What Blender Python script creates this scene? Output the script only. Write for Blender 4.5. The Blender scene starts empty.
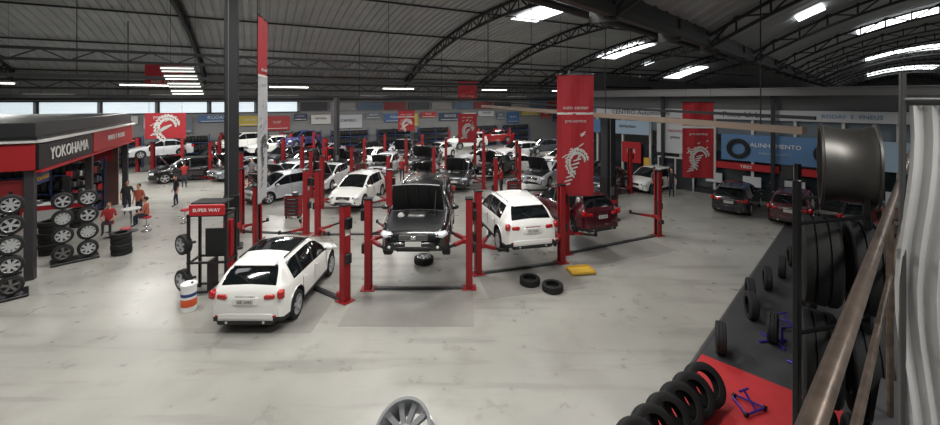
import bpy, math, random
from mathutils import Matrix, Vector
random.seed(7)
S2=math.sqrt(2)
T=Matrix.Translation
def R(deg,ax='Z'): return Matrix.Rotation(math.radians(deg),4,ax)
RA=R(45); RH=R(28)
def W(a,s): return ((a-s)/S2,(a+s)/S2)
def Hh(t,u): 
    v=RH@Vector((u,t,0)); return (v.x,v.y)
def lin(c):
    return tuple((x/12.92 if x<=0.04045 else ((x+0.055)/1.055)**2.4) for x in c)
MATS={}
def mat(name,rgb,rough=0.5,metal=0.0,emis=0.0,coat=0.0,noise=0.0,nscale=3.0,bump=0.0,alpha=1.0,trans=0.0):
    if name in MATS: return MATS[name]
    m=bpy.data.materials.new(name); m.use_nodes=True
    nt=m.node_tree; b=nt.nodes['Principled BSDF']
    c=lin([x/255.0 for x in rgb])
    b.inputs['Base Color'].default_value=(*c,1)
    b.inputs['Roughness'].default_value=rough
    b.inputs['Metallic'].default_value=metal
    if coat: b.inputs['Coat Weight'].default_value=coat; b.inputs['Coat Roughness'].default_value=0.05
    if emis:
        b.inputs['Emission Color'].default_value=(*c,1); b.inputs['Emission Strength'].default_value=emis
    if trans: b.inputs['Transmission Weight'].default_value=trans
    if noise or bump:
        tc=nt.nodes.new('ShaderNodeTexCoord'); n=nt.nodes.new('ShaderNodeTexNoise')
        n.inputs['Scale'].default_value=nscale; n.inputs['Detail'].default_value=6
        nt.links.new(tc.outputs['Object'],n.inputs['Vector'])
        if noise:
            r=nt.nodes.new('ShaderNodeValToRGB')
            r.color_ramp.elements[0].position=0.3; r.color_ramp.elements[1].position=0.7
            r.color_ramp.elements[0].color=(*[x*(1-noise) for x in c],1)
            r.color_ramp.elements[1].color=(*[min(1,x*(1+noise)) for x in c],1)
            nt.links.new(n.outputs['Fac'],r.inputs['Fac']); nt.links.new(r.outputs['Color'],b.inputs['Base Color'])
        if bump:
            bp=nt.nodes.new('ShaderNodeBump'); bp.inputs['Strength'].default_value=bump
            nt.links.new(n.outputs['Fac'],bp.inputs['Height']); nt.links.new(bp.outputs['Normal'],b.inputs['Normal'])
    MATS[name]=m; return m

red=mat('lift_red',(138,22,28),.45)
redp=mat('sign_red',(175,26,34),.5)
redcloth=mat('banner_red',(150,26,36),.7,noise=.08)
white=mat('white_paint',(232,232,230),.4)
offw=mat('off_white',(190,190,186),.6)
black=mat('black_paint',(16,16,18),.4)
dark=mat('dark_steel',(46,46,48),.5,.4)
truss=mat('truss_steel',(50,50,50),.55,.3)
rubber=mat('tyre_rubber',(24,24,25),.75,noise=.2,nscale=30)
alloy=mat('alloy_metal',(205,207,210),.32,.7)
steel=mat('grey_steel',(120,120,120),.4,.7)
glass=mat('car_glass',(14,18,20),.06,coat=.3)
engine=mat('engine_bay',(28,28,30),.6)
plastic=mat('black_plastic',(25,25,27),.6)
tail=mat('tail_light_red',(165,12,16),.2,coat=.5)
headl=mat('headlight_clear',(225,230,236),.12,coat=.6)
chrome=mat('chrome',(210,210,212),.15,1)
plate=mat('number_plate',(200,200,195),.4)
blue=mat('banner_blue',(88,128,172),.5)
bluel=mat('banner_light_blue',(160,182,200),.5)
yellow=mat('yellow_tray',(205,165,60),.5)
skin=mat('skin',(190,140,112),.6)
hairm=mat('hair_dark',(30,22,18),.7)
jeans=mat('trousers_dark',(38,42,58),.8)
shoe=mat('shoe_black',(20,20,20),.5)
tan=mat('tan_beam',(140,124,110),.5,.2)
bluemet=mat('stand_blue',(60,50,150),.4,.3)
tube=mat('lamp_tube',(255,252,245),.4,emis=7)
tube2=mat('lamp_tube_soft',(250,252,245),.4,emis=1.6)
skyl=mat('skylight_panel',(250,252,255),.4,emis=4)
windowm=mat('bright_window',(215,228,235),.3,emis=.8)

class MB:
    def __init__(s,M=None):
        s.v=[];s.f=[];s.m=[];s.mats=[];s.M=M or Matrix.Identity(4)
    def mi(s,m):
        if m not in s.mats: s.mats.append(m)
        return s.mats.index(m)
    def add(s,vs,fs,m,M=None):
        MM=s.M@M if M is not None else s.M
        o=len(s.v); s.v+= [tuple(MM@Vector(p)) for p in vs]
        ms=m if isinstance(m,list) else [m]*len(fs)
        for f,mm in zip(fs,ms):
            s.f.append([i+o for i in f]); s.m.append(s.mi(mm))
    def box(s,c,d,m,M=None,bev=0.0):
        x,y,z=c; a,b,h=d[0]/2,d[1]/2,d[2]/2
        MM=T((x,y,z)) if M is None else T((x,y,z))@M
        if bev>0:
            q=min(bev,a*.9,b*.9,h*.9)
            pts=[]
            for sx in(-1,1):
                for sy in(-1,1):
                    for sz in(-1,1):
                        pts.append((sx*(a-q),sy*(b-q),sz*h)); pts.append((sx*(a-q),sy*b,sz*(h-q))); pts.append((sx*a,sy*(b-q),sz*(h-q)))
            def i(sx,sy,sz,k): return (((sx>0)*4)+((sy>0)*2)+(sz>0))*3+k
            fs=[]
            for sz in(-1,1): fs.append([i(-1,-1,sz,0),i(1,-1,sz,0),i(1,1,sz,0),i(-1,1,sz,0)])
            for sy in(-1,1): fs.append([i(-1,sy,-1,1),i(1,sy,-1,1),i(1,sy,1,1),i(-1,sy,1,1)])
            for sx in(-1,1): fs.append([i(sx,-1,-1,2),i(sx,1,-1,2),i(sx,1,1,2),i(sx,-1,1,2)])
            for sy in(-1,1):
                for sz in(-1,1): fs.append([i(-1,sy,sz,0),i(1,sy,sz,0),i(1,sy,sz,1),i(-1,sy,sz,1)])
            for sx in(-1,1):
                for sz in(-1,1): fs.append([i(sx,-1,sz,0),i(sx,1,sz,0),i(sx,1,sz,2),i(sx,-1,sz,2)])
            for sx in(-1,1):
                for sy in(-1,1): fs.append([i(sx,sy,-1,1),i(sx,sy,1,1),i(sx,sy,1,2),i(sx,sy,-1,2)])
            for sx in(-1,1):
                for sy in(-1,1):
                    for sz in(-1,1): fs.append([i(sx,sy,sz,0),i(sx,sy,sz,1),i(sx,sy,sz,2)])
            s.add(pts,fs,m,MM); return
        vs=[(-a,-b,-h),(a,-b,-h),(a,b,-h),(-a,b,-h),(-a,-b,h),(a,-b,h),(a,b,h),(-a,b,h)]
        fs=[[0,3,2,1],[4,5,6,7],[0,1,5,4],[1,2,6,5],[2,3,7,6],[3,0,4,7]]
        s.add(vs,fs,m,MM)
    def cyl(s,p,q,r,m,n=10,r2=None):
        p=Vector(p);q=Vector(q);d=q-p
        if d.length<1e-6:return
        r2=r if r2 is None else r2
        Q=d.to_track_quat('Z','Y').to_matrix().to_4x4(); MM=T(p)@Q; L=d.length
        vs=[];off=math.pi/4 if n==4 else 0
        for i in range(n):
            t=2*math.pi*i/n+off; vs.append((r*math.cos(t),r*math.sin(t),0))
        for i in range(n):
            t=2*math.pi*i/n+off; vs.append((r2*math.cos(t),r2*math.sin(t),L))
        fs=[[i,(i+1)%n,n+(i+1)%n,n+i] for i in range(n)]+[list(range(n))[::-1],list(range(n,2*n))]
        s.add(vs,fs,m,MM)
    def lathe(s,prof,n,m,M=None,closed=False):
        vs=[];k=len(prof)
        for i in range(n):
            t=2*math.pi*i/n
            for r,y in prof: vs.append((r*math.cos(t),y,r*math.sin(t)))
        fs=[]
        kk=k if closed else k-1
        for i in range(n):
            j=(i+1)%n
            for q in range(kk):
                q2=(q+1)%k; fs.append([i*k+q,i*k+q2,j*k+q2,j*k+q])
        s.add(vs,fs,m,M)
    def ell(s,c,r,m,n=12,k=8,M=None):
        vs=[];fs=[]
        for j in range(k+1):
            p=math.pi*j/k
            for i in range(n):
                t=2*math.pi*i/n; vs.append((r[0]*math.sin(p)*math.cos(t),r[1]*math.sin(p)*math.sin(t),r[2]*math.cos(p)))
        for j in range(k):
            for i in range(n): fs.append([j*n+i,(j+1)*n+i,(j+1)*n+(i+1)%n,j*n+(i+1)%n])
        s.add(vs,fs,m,T(c) if M is None else T(c)@M)
    def text(s,txt,size,m,M,ext=0.01):
        cu=bpy.data.curves.new('t','FONT'); cu.body=txt; cu.size=size; cu.align_x='CENTER'; cu.align_y='CENTER'; cu.extrude=ext; cu.resolution_u=2
        ob=bpy.data.objects.new('t',cu); bpy.context.scene.collection.objects.link(ob)
        dg=bpy.context.evaluated_depsgraph_get(); me=bpy.data.meshes.new_from_object(ob.evaluated_get(dg))
        s.add([tuple(v.co) for v in me.vertices],[list(p.vertices) for p in me.polygons],m,M)
        bpy.data.objects.remove(ob); bpy.data.meshes.remove(me)
    def obj(s,name,smooth=35):
        me=bpy.data.meshes.new(name)
        xs=[p[0] for p in s.v];ys=[p[1] for p in s.v];zs=[p[2] for p in s.v]
        c=((min(xs)+max(xs))/2,(min(ys)+max(ys))/2,min(zs))
        me.from_pydata([(p[0]-c[0],p[1]-c[1],p[2]-c[2]) for p in s.v],[],s.f)
        for m in s.mats: me.materials.append(m)
        for p,i in zip(me.polygons,s.m): p.material_index=i
        me.update()
        import bmesh
        bm=bmesh.new(); bm.from_mesh(me); bmesh.ops.recalc_face_normals(bm,faces=bm.faces); bm.to_mesh(me); bm.free()
        if smooth:
            for p in me.polygons: p.use_smooth=True
            me.set_sharp_from_angle(angle=math.radians(smooth))
        o=bpy.data.objects.new(name,me); o.location=c
        bpy.context.scene.collection.objects.link(o); return o

# ---------------- wheels --------------------
def wheel(mb,M,r=.34,w=.22,rim=None,spokes=5,n=24):
    rim=rim or alloy
    q=.68
    mb.lathe([(r*q,-w/2),(r*.9,-w/2),(r*.98,-w*.42),(r,-w*.3),(r,w*.3),(r*.98,w*.42),(r*.9,w/2),(r*q,w/2)],n,rubber,M)
    mb.lathe([(r*q,w/2),(r*q*1.03,w*.5),(r*q*.95,w*.46),(r*q*.9,w*.1),(0.001,w*.05)],n,rim,M)
    mb.lathe([(r*q*.88,w*.2),(0.001,w*.18)],n,black,M)
    mb.lathe([(r*q,-w/2),(r*q*.9,-w*.3),(0.001,-w*.25)],n,dark,M)
    mb.lathe([(0.001,w*.5),(r*.13,w*.48),(r*.15,w*.3)],10,rim,M)
    for i in range(spokes):
        A=M@R(360*i/spokes,'Y')@T((0,w*.36,r*q*.52))
        mb.add([(-.028,-.02,-r*.25),(.028,-.02,-r*.25),(.028,.03,-r*.25),(-.028,.03,-r*.25),
                (-.042,-.02,r*.32),(.042,-.02,r*.32),(.036,.025,r*.32),(-.036,.025,r*.32)],
               [[0,1,2,3],[4,5,6,7],[0,1,5,4],[1,2,6,5],[2,3,7,6],[3,0,4,7]],rim,A)
def tyre(mb,M,r=.33,w=.22,n=28):
    g=.014
    pr=[(r*.62,-w*.4),(r*.64,-w*.46),(r*.8,-w*.5),(r*.92,-w*.48),(r*.985,-w*.4),(r,-w*.3),(r,-w*.2),(r-g,-w*.19),(r-g,-w*.14),(r,-w*.13),(r,w*.13),(r-g,w*.14),(r-g,w*.19),(r,w*.2),(r,w*.3),(r*.985,w*.4),(r*.92,w*.48),(r*.8,w*.5),(r*.64,w*.46),(r*.62,w*.4),(r*.9,w*.3),(r*.9,-w*.3)]
    mb.lathe(pr,n,rubber,M,closed=True)

# ---------------- cars ----------------------
def tab(tb,x):
    if x<=tb[0][0]: return tb[0][1]
    for (a,b),(c,d) in zip(tb,tb[1:]):
        if x<=c: return b+(d-b)*(x-a)/(c-a)
    return tb[-1][1]
KINDS={
 'suv':dict(L=4.6,wr=.37,ax=(1.42,-1.36),base=.27,
   belt=[(-2.3,.80),(-2.27,.98),(-2.15,1.06),(.9,1.05),(1.1,1.03),(1.9,.93),(2.2,.78),(2.3,.60)],
   roof=[(-2.3,.84),(-2.27,1.0),(-2.17,1.12),(-1.9,1.56),(-1.8,1.62),(-1.0,1.67),(-.2,1.69),(.3,1.63),(1.1,1.09),(1.5,1.05),(2.0,.95),(2.2,.83),(2.3,.64)],
   w=[(-2.3,.76),(-2.24,.86),(-2.0,.92),(-1,.94),(1.2,.94),(1.8,.92),(2.1,.85),(2.3,.68)],
   rw=(-2.17,-1.9),ws=(.3,1.1),sg=(-1.75,.92),pill=[(-.12,0.0),(-1.2,-1.08)],roofw=[(-1.9,.62),(-1,.66),(.3,.64)]),
 'cross':dict(L=4.5,wr=.37,ax=(1.38,-1.38),base=.27,
   belt=[(-2.25,.78),(-2.23,.90),(-2.18,1.0),(-2.05,1.09),(-1.2,1.07),(.9,1.0),(1.05,.99),(1.6,.93),(1.95,.84),(2.15,.72),(2.25,.56)],
   roof=[(-2.25,.82),(-2.23,.93),(-2.18,1.04),(-2.08,1.15),(-1.88,1.36),(-1.68,1.53),(-1.5,1.58),(-1.0,1.63),(-.4,1.66),(0,1.65),(.25,1.60),(.5,1.48),(1.12,1.04),(1.5,1.0),(1.8,.94),(2.05,.84),(2.18,.74),(2.25,.60)],
   w=[(-2.25,.66),(-2.2,.80),(-2.08,.87),(-1.8,.925),(-1.38,.945),(-.5,.935),(.8,.94),(1.38,.94),(1.75,.90),(2.0,.83),(2.17,.70),(2.25,.54)],
   rw=(-2.08,-1.68),ws=(.25,1.12),sg=(-1.5,.92),pill=[(-.16,-.06),(-1.0,-.9)],roofw=[(-2.1,.60),(-1.68,.56),(-1,.61),(0,.63),(.5,.64)]),
 'hatch':dict(L=4.0,wr=.31,ax=(1.25,-1.25),base=.22,
   belt=[(-2.0,.70),(-1.97,.86),(-1.85,.93),(.8,.92),(1.0,.9),(1.65,.8),(1.9,.66),(2.0,.5)],
   roof=[(-2.0,.74),(-1.97,.88),(-1.87,.98),(-1.55,1.38),(-1.45,1.43),(-.8,1.49),(-.1,1.5),(.2,1.45),(1.05,.95),(1.4,.9),(1.75,.8),(1.9,.7),(2.0,.54)],
   w=[(-2.0,.66),(-1.94,.78),(-1.7,.84),(-1,.86),(1.0,.86),(1.6,.83),(1.85,.76),(2.0,.58)],
   rw=(-1.87,-1.55),ws=(.2,1.05),sg=(-1.35,.88),pill=[(-.12,0.0),(-1.05,-.95)],roofw=[(-1.6,.54),(-.5,.6)]),
 'sedan':dict(L=4.5,wr=.32,ax=(1.4,-1.3),base=.2,
   belt=[(-2.25,.68),(-2.22,.84),(-2.1,.93),(-1.3,.96),(.8,.92),(1.0,.9),(1.8,.8),(2.15,.66),(2.25,.5)],
   roof=[(-2.25,.72),(-2.22,.88),(-2.1,.98),(-1.7,1.02),(-1.05,1.36),(-.8,1.42),(-.2,1.45),(.1,1.41),(1.0,.96),(1.5,.9),(2.0,.78),(2.15,.7),(2.25,.54)],
   w=[(-2.25,.66),(-2.18,.80),(-1.9,.86),(-1,.88),(1.1,.88),(1.8,.85),(2.1,.76),(2.25,.58)],
   rw=(-1.7,-1.05),ws=(.1,1.0),sg=(-1.35,.84),pill=[(-.2,-.1),(-1.0,-.92)],roofw=[(-1.1,.56),(-.5,.6)])}
def car(name,X,Y,Z,head,kind,rgb,hood=False,roofglass=False,clad=False,scale=1.0,spk=5,droop=0.0,rails=False,lx=1.0):
    K=KINDS[kind]; P=mat('car_paint_%d_%d_%d'%rgb,rgb,.25,coat=.7)
    mb=MB(T((X,Y,Z))@R(head)@Matrix.Diagonal((scale*lx,scale,scale,1)))
    L=K['L'];wr=K['wr'];ra=wr+.065;base=K['base']; suv=kind in('suv','cross')
    xs=set([-L/2,L/2])
    for tb in(K['belt'],K['roof'],K['w']):
        for p in tb: xs.add(round(p[0],3))
    for a,b in K['pill']+[K['rw'],K['ws'],K['sg']]: xs.add(a);xs.add(b)
    for ax in K['ax']:
        for i in range(13): xs.add(round(ax+ra*math.cos(math.pi*i/12),3))
        xs.add(round(ax+ra+.004,3));xs.add(round(ax-ra-.004,3))
    x=-L/2
    while x<L/2: xs.add(round(x,3)); x+=.2
    xs=sorted(xs); q=[xs[0]]
    for x in xs[1:]:
        if x-q[-1]>.003: q.append(x)
    xs=q
    def zb(x):
        for ax in K['ax']:
            d=abs(x-ax)
            if d<ra: return max(base,wr+math.sqrt(max(0,ra*ra-d*d)))
        e=min(L/2-x,x+L/2); return base+max(0,.15-e)*.5
    rings=[]
    for x in xs:
        w=tab(K['w'],x);b=tab(K['belt'],x);r=max(tab(K['roof'],x),b+.02);z0=zb(x)
        z0=min(z0,b-.12)
        g=min(1,max(0,(r-b-.04)/.45))
        rwd=tab(K['roofw'],x)
        y6=(w*.86)*(1-g)+rwd*g+ .05*g
        zz3=max(.68 if suv else .62,z0+.05); zz3=min(zz3,b-.06)
        zz2=max(min(z0+.12,zz3-.01),z0+.005)
        flare=.012 if z0>base+.03 else 0
        half=[(0,z0),(w*.9,z0),(w*.985+flare,z0+.01),(w*.995+flare,zz2),(w*.985,zz3),(w*.985,b-.07),(w*.94,b),(y6+.03*g,b+(r-b)*.84),(y6-.07,b+(r-b)*.96),(y6*.5,r+.015),(0,r+.03)]
        rings.append([(x,y,z) for y,z in half]+[(x,-y,z) for y,z in half[1:-1]][::-1])
    n=len(rings[0]); vs=[p for r_ in rings for p in r_]; fs=[];ms=[]
    rw,ws,sg=K['rw'],K['ws'],K['sg']
    def inr(x,p): return p[0]<=x<=p[1]
    for i in range(len(xs)-1):
        xm=(xs[i]+xs[i+1])/2
        for j in range(n):
            j2=(j+1)%n
            fs.append([i*n+j,i*n+j2,(i+1)*n+j2,(i+1)*n+j])
            k=j if j<10 else n-1-j
            m=P
            if k in(0,1): m=plastic
            elif k==2: m=plastic if clad else P
            elif k==6:
                if inr(xm,sg) and not any(inr(xm,p) for p in K['pill']): m=glass
                elif inr(xm,sg): m=black
            elif k in(8,9):
                if inr(xm,rw) or inr(xm,ws): m=glass
                elif roofglass and -1.0<xm<.25: m=glass
                elif hood and xm>ws[1]+.02 and xm<L/2-.14: m=engine
            elif k==7:
                if hood and xm>ws[1]+.02 and xm<L/2-.14: m=engine
            ms.append(m)
    fs.append(list(range(n)));ms.append(P); fs.append([(len(xs)-1)*n+j for j in range(n)]);ms.append(P)
    mb.add(vs,fs,ms)
    mb.box((0,0,base+.1),(L*.55,1.2,.12),plastic)
    for ax in K['ax']: mb.cyl((ax,-.6,wr-droop),(ax,.6,wr-droop),.06,dark,8)
    yw=max(p[1] for p in K['w'])-.115
    for ax in K['ax']:
        wheel(mb,T((ax,yw,wr-droop)),wr,.22,spokes=spk)
        wheel(mb,T((ax,-yw,wr-droop))@R(180),wr,.22,spokes=spk)
    W_=tab(K['w'],0); zr=tab(K['belt'],-L/2+.12); zf=tab(K['belt'],L/2-.12)
    xr=-L/2
    for sy in(-1,1):
        mb.box((xr+.14,sy*(W_-.13),zr-.07),(.30,.17,.2),tail,R(-sy*22),bev=.04)
        mb.box((xr+.035,sy*(W_-.36),zr-.11),(.10,.26,.12),tail,R(-sy*8),bev=.03)
        mb.box((xr+.02,sy*(W_-.32),base+.2),(.05,.24,.05),tail,bev=.01)
        mb.cyl((xr+.05,sy*.45,base+.06),(xr-.03,sy*.45,base+.06),.035,chrome,8)
    mb.box((xr+.06,0,base+.2),(.16,W_*1.5,.22),P,bev=.06)
    mb.box((xr+.08,0,base+.05),(.2,W_*1.5,.14),plastic,bev=.04)
    mb.box((xr-.005,0,zr-.2),(.05,.62,.18),plastic if not suv else P,bev=.015)
    mb.box((xr-.035,0,zr-.21),(.015,.42,.13),plate)
    mb.box((xr-.01,0,zr-.08),(.03,.5,.025),chrome)
    mb.text('EZ 1042',.1,black,T((xr-.045,0,zr-.21))@R(-90)@R(90,'X'),.002)
    if kind!='sedan':
        x0,x1=rw; rwd=tab(K['roofw'],x1); mb.box((x1+.0,0,tab(K['roof'],x1)+.03),(.26,rwd*1.85,.035),P,R(-12,'Y'),bev=.012)
        mb.cyl((x0+.02,0,tab(K['roof'],x0)+.045),(x0+.14,.3,tab(K['roof'],x0+.14)+.045),.012,black,6)
    xf=L/2
    mb.box((xf-.03,0,zf-.10),(.09,W_*.85,.17),black,bev=.03)
    for i in range(3): mb.box((xf+.018,0,zf-.16+i*.055),(.015,W_*.8,.014),chrome)
    mb.box((xf+.03,0,zf-.1),(.02,.14,.1),chrome,bev=.02)
    for sy in(-1,1):
        mb.box((xf-.15,sy*(W_-.22),zf-.05),(.3,.3,.15),headl,R(-sy*28),bev=.05)
        mb.ell((xf-.02,sy*(W_-.32),zf-.06),(.03,.05,.05),chrome,8,6)
        mb.box((xf-.06,sy*(W_-.3),base+.16),(.1,.18,.11),black,bev=.03)
        mb.ell((xf-.0,sy*(W_-.3),base+.16),(.02,.04,.04),headl,8,6)
    mb.box((xf-.03,0,base+.2),(.14,W_*1.3,.2),P,bev=.05)
    mb.box((xf+.02,0,base+.12),(.08,W_*.95,.12),black,bev=.02)
    mb.box((xf+.05,0,base+.26),(.02,.42,.13),plate)
    for sy in(-1,1):
        mb.ell((ws[1]-.22,sy*(W_+.1),tab(K['belt'],.7)+.07),(.09,.12,.075),P,10,8)
        mb.cyl((ws[1]-.2,sy*(W_-.08),tab(K['belt'],.7)),(ws[1]-.22,sy*(W_+.06),tab(K['belt'],.7)+.05),.03,black,6)
        bz=tab(K['belt'],0)
        for xd in(.88,-.1,-.98):
            mb.box((xd,sy*(tab(K['w'],xd)*.985),(bz+base)/2+.04),(.014,.012,(bz-base)*.66),black)
        for xd in(.08,-.8): mb.box((xd,sy*(W_*.985+.012),bz-.15),(.18,.03,.03),P,bev=.01)
        mb.box((0,sy*(W_-.03),base+.05),(K['ax'][0]-K['ax'][1]-2*ra,.06,.1),plastic if clad else P,bev=.02)
        if suv:
            zz=tab(K['roof'],-1.3); mb.cyl((-1.4,sy*(tab(K['roofw'],-1.4)-.0),zz+.0),(.1,sy*(tab(K['roofw'],0)-.0),tab(K['roof'],0)+.0),.02,black if roofglass else chrome,6)
    for sy in(.15,-.45): mb.cyl((ws[1]+.02,sy,tab(K['roof'],ws[1])+.04),(ws[1]-.2,sy+.4,tab(K['roof'],ws[1]-.2)+.05),.01,black,5)
    if hood:
        hz=tab(K['roof'],ws[1])+.03; hx=ws[1]+.06; hl=L/2-hx-.12
        MH=T((hx,0,hz))@R(-58,'Y')
        nseg=6;vs=[];fs=[];ms=[]
        for i in range(nseg+1):
            u=i/nseg; hw=.74*W_/.94*(1-.12*u*u)
            for j in range(5):
                y=-hw+2*hw*j/4; vs.append((hl*u,y,.05*(1-(y/hw)**2)-.05*u*u))
        o=len(vs); vs+=[(a,b,c-.035) for a,b,c in vs]
        for i in range(nseg):
            for j in range(4):
                k=i*5+j; fs.append([k,k+1,k+6,k+5]);ms.append(P); fs.append([o+k,o+k+1,o+k+6,o+k+5]);ms.append(engine)
        for i in range(nseg):
            for j in(0,4): k=i*5+j; fs.append([k,k+5,o+k+5,o+k]);ms.append(P)
        k=nseg*5
        for j in range(4):
            fs.append([k+j,k+j+1,o+k+j+1,o+k+j]);ms.append(P); fs.append([j,j+1,o+j+1,o+j]);ms.append(P)
        mb.add(vs,fs,ms,MH)
        for y in(-.3,0,.3): mb.add([(hl*.1,y-.02,-.05),(hl*.9,y-.02,-.07),(hl*.9,y+.02,-.07),(hl*.1,y+.02,-.05),(hl*.1,y-.02,.0),(hl*.9,y-.02,-.03),(hl*.9,y+.02,-.03),(hl*.1,y+.02,.0)],[[0,1,2,3],[0,1,5,4],[2,3,7,6],[1,2,6,5],[4,5,6,7]],dark,MH)
        mb.cyl((L/2-.25,.5,zf),(hx+hl*.45,.55,hz+hl*.7),.012,dark,6)
        mb.box((hx+.35,0,hz-.06),(.4,.5,.12),steel,bev=.04); mb.box((hx+.3,.45,hz-.08),(.25,.22,.12),black,bev=.02); mb.ell((hx+.4,-.45,hz-.07),(.1,.1,.1),offw,8,6)
    return mb.obj(name,38)

# ---------------- lifts ---------------------
def lift(p1,p2,zc=.3,h=2.85,arms=True,cart=None):
    mb=MB()
    p1=Vector((*p1,0));p2=Vector((*p2,0)); d=(p2-p1); L=d.length; ang=math.degrees(math.atan2(d.y,d.x))
    for P,sg in((p1,1),(p2,-1)):
        M=T(P)@R(ang)@(Matrix.Identity(4) if sg>0 else R(180))
        old=mb.M; mb.M=M
        mb.box((-.02,0,.02),(.46,.40,.03),red,bev=.01)
        mb.box((-.11,0,h/2),(.04,.26,h),red,bev=.01)
        for sy in(-1,1):
            mb.box((-.02,sy*.12,h/2),(.19,.03,h),red,bev=.01)
            mb.box((.07,sy*.09,h/2),(.025,.05,h),red,bev=.005)
        mb.box((-.02,0,h+.02),(.26,.30,.05),black,bev=.01)
        mb.cyl((0,0,.1),(0,0,h-.05),.03,steel,8)
        mb.box((-.02,0,zc+.35),(.16,.18,.8),dark,bev=.02)
        mb.box((.12,0,zc+.05),(.14,.34,.16),red,bev=.02)
        mb.box((-.19,0,h-.5),(.13,.2,.34),black,bev=.02)
        mb.box((-.18,0,1.3),(.1,.2,.3),dark,bev=.02)
        mb.box((-.135,0,h*.78),(.012,.16,.5),offw)
        if arms:
            for sy in(-1,1):
                q=(.72,sy*.85,zc+.08)
                mb.cyl((.16,sy*.12,zc+.05),((.16+q[0])/2,sy*.5,zc+.06),.07,red,4)
                mb.cyl(((.16+q[0])/2,sy*.5,zc+.06),q,.05,dark,4)
                mb.cyl((q[0],q[1],zc+.05),(q[0],q[1],zc+.2),.06,black,10)
        mb.M=old
    M=T((p1+p2)/2)@R(ang); mb.M=M
    mb.box((0,0,.02),(L-.3,.22,.035),dark,bev=.01)
    mb.cyl((-L/2+.15,0,.045),(L/2-.15,0,.045),.018,steel,6)
    return mb.obj('two_post_lift')

# ================= ROOM ======================
floorm=bpy.data.materials.new('epoxy_floor'); floorm.use_nodes=True
nt=floorm.node_tree;b=nt.nodes['Principled BSDF']
tc=nt.nodes.new('ShaderNodeTexCoord')
def noise(sc,det,rot=None,stretch=None):
    n=nt.nodes.new('ShaderNodeTexNoise');n.inputs['Scale'].default_value=sc;n.inputs['Detail'].default_value=det
    if stretch:
        mp=nt.nodes.new('ShaderNodeMapping'); mp.inputs['Scale'].default_value=stretch; mp.inputs['Rotation'].default_value=(0,0,rot or 0)
        nt.links.new(tc.outputs['Object'],mp.inputs['Vector']); nt.links.new(mp.outputs['Vector'],n.inputs['Vector'])
    else: nt.links.new(tc.outputs['Object'],n.inputs['Vector'])
    return n
n1=noise(.3,8);n2=noise(2.2,10);n3=noise(1.1,7,.5,(.25,2.2,1));n4=noise(.9,9)
cr=nt.nodes.new('ShaderNodeValToRGB');cr.color_ramp.elements[0].position=.3;cr.color_ramp.elements[1].position=.7
cr.color_ramp.elements[0].color=(*lin((.56,.555,.53)),1);cr.color_ramp.elements[1].color=(*lin((.635,.63,.605)),1)
nt.links.new(n1.outputs['Fac'],cr.inputs['Fac'])
def mult(prev,n,p0,p1,v):
    r=nt.nodes.new('ShaderNodeMapRange'); r.inputs['From Min'].default_value=p0; r.inputs['From Max'].default_value=p1; r.inputs['To Min'].default_value=v; r.inputs['To Max'].default_value=1.0
    nt.links.new(n.outputs['Fac'],r.inputs['Value'])
    m=nt.nodes.new('ShaderNodeMix'); m.data_type='RGBA'; m.blend_type='MULTIPLY'; m.inputs[0].default_value=1
    nt.links.new(prev,m.inputs[6]); nt.links.new(r.outputs['Result'],m.inputs[7]); return m.outputs[2]
o_=mult(cr.outputs['Color'],n3,.36,.46,.84); o_=mult(o_,n2,.3,.45,.9); o_=mult(o_,n4,.3,.5,.88)
nt.links.new(o_,b.inputs['Base Color'])
rr=nt.nodes.new('ShaderNodeMapRange');rr.inputs['To Min'].default_value=.2;rr.inputs['To Max'].default_value=.42
nt.links.new(n2.outputs['Fac'],rr.inputs['Value']);nt.links.new(rr.outputs['Result'],b.inputs['Roughness'])
b.inputs['Specular IOR Level'].default_value=.42

mb=MB(); mb.box((30,45,-.1),(150,110,.2),floorm); mb.obj('floor',0)
darkfloor=mat('dark_floor',(62,62,64),.45,noise=.2,nscale=2)
mb=MB(RA); mb.box((11.5,.0,.006),(33,5.7,.012),darkfloor); mb.box((11.5,2.87,.009),(33,.06,.018),steel); mb.obj('floor_strip_mat',0)
redmat=mat('red_floor_mat',(185,48,52),.5,noise=.08)
mb=MB(RA); mb.box((8.2,1.45,.02),(4.6,2.7,.016),redmat); mb.obj('red_floor_mat',0)
padm=mat('floor_pad',(138,136,131),.32,noise=.05)
mb=MB()
for (x,y,w,h,a) in((-1.7,11.9,3.6,2.6,0),(-5.6,11.5,3.0,2.4,0),(1.9,13.6,3.2,2.4,12),(5.6,16.4,4.4,3.0,25)):
    mb.box((x,y,.004),(w,h,.006),padm,R(a))
mb.obj('lift_floor_pads',0)

roofm=mat('roof_metal_sheet',(170,172,172),.45,.15,noise=.12,nscale=.5)
def zmain(t): return 8.4+4.6*(1-((t-23)/23)**2)
def zsec(s): return 8.15+2.7*(1-((s+5)/9)**2)
def okm(x,y): return y-x>5.4
us=[];u=-30.0
while u<120: us+=[(u,0),(u+.36,0),(u+.42,.1),(u+.50,.1)]; u+=.56
ts=[i*1.5 for i in range(0,32)]; ts=[t for t in ts if t<46]+[46.0]
vs=[];fs=[]
for u,o in us:
    for t in ts: 
        v=RH@Vector((u,t,zmain(t)+o)); vs.append(tuple(v))
k=len(ts)
for i in range(len(us)-1):
    for j in range(k-1):
        c=vs[i*k+j]
        if okm(c[0],c[1]): fs.append([i*k+j,i*k+j+1,(i+1)*k+j+1,(i+1)*k+j])
mb=MB(); mb.add(vs,fs,roofm); mb.obj('ceiling',0)
as_=[];a=-8.0
while a<122: as_+=[(a,0),(a+.5,0),(a+.58,.07),(a+.7,.07)]; a+=.8
ss=[4-18*i/20 for i in range(21)]
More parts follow.
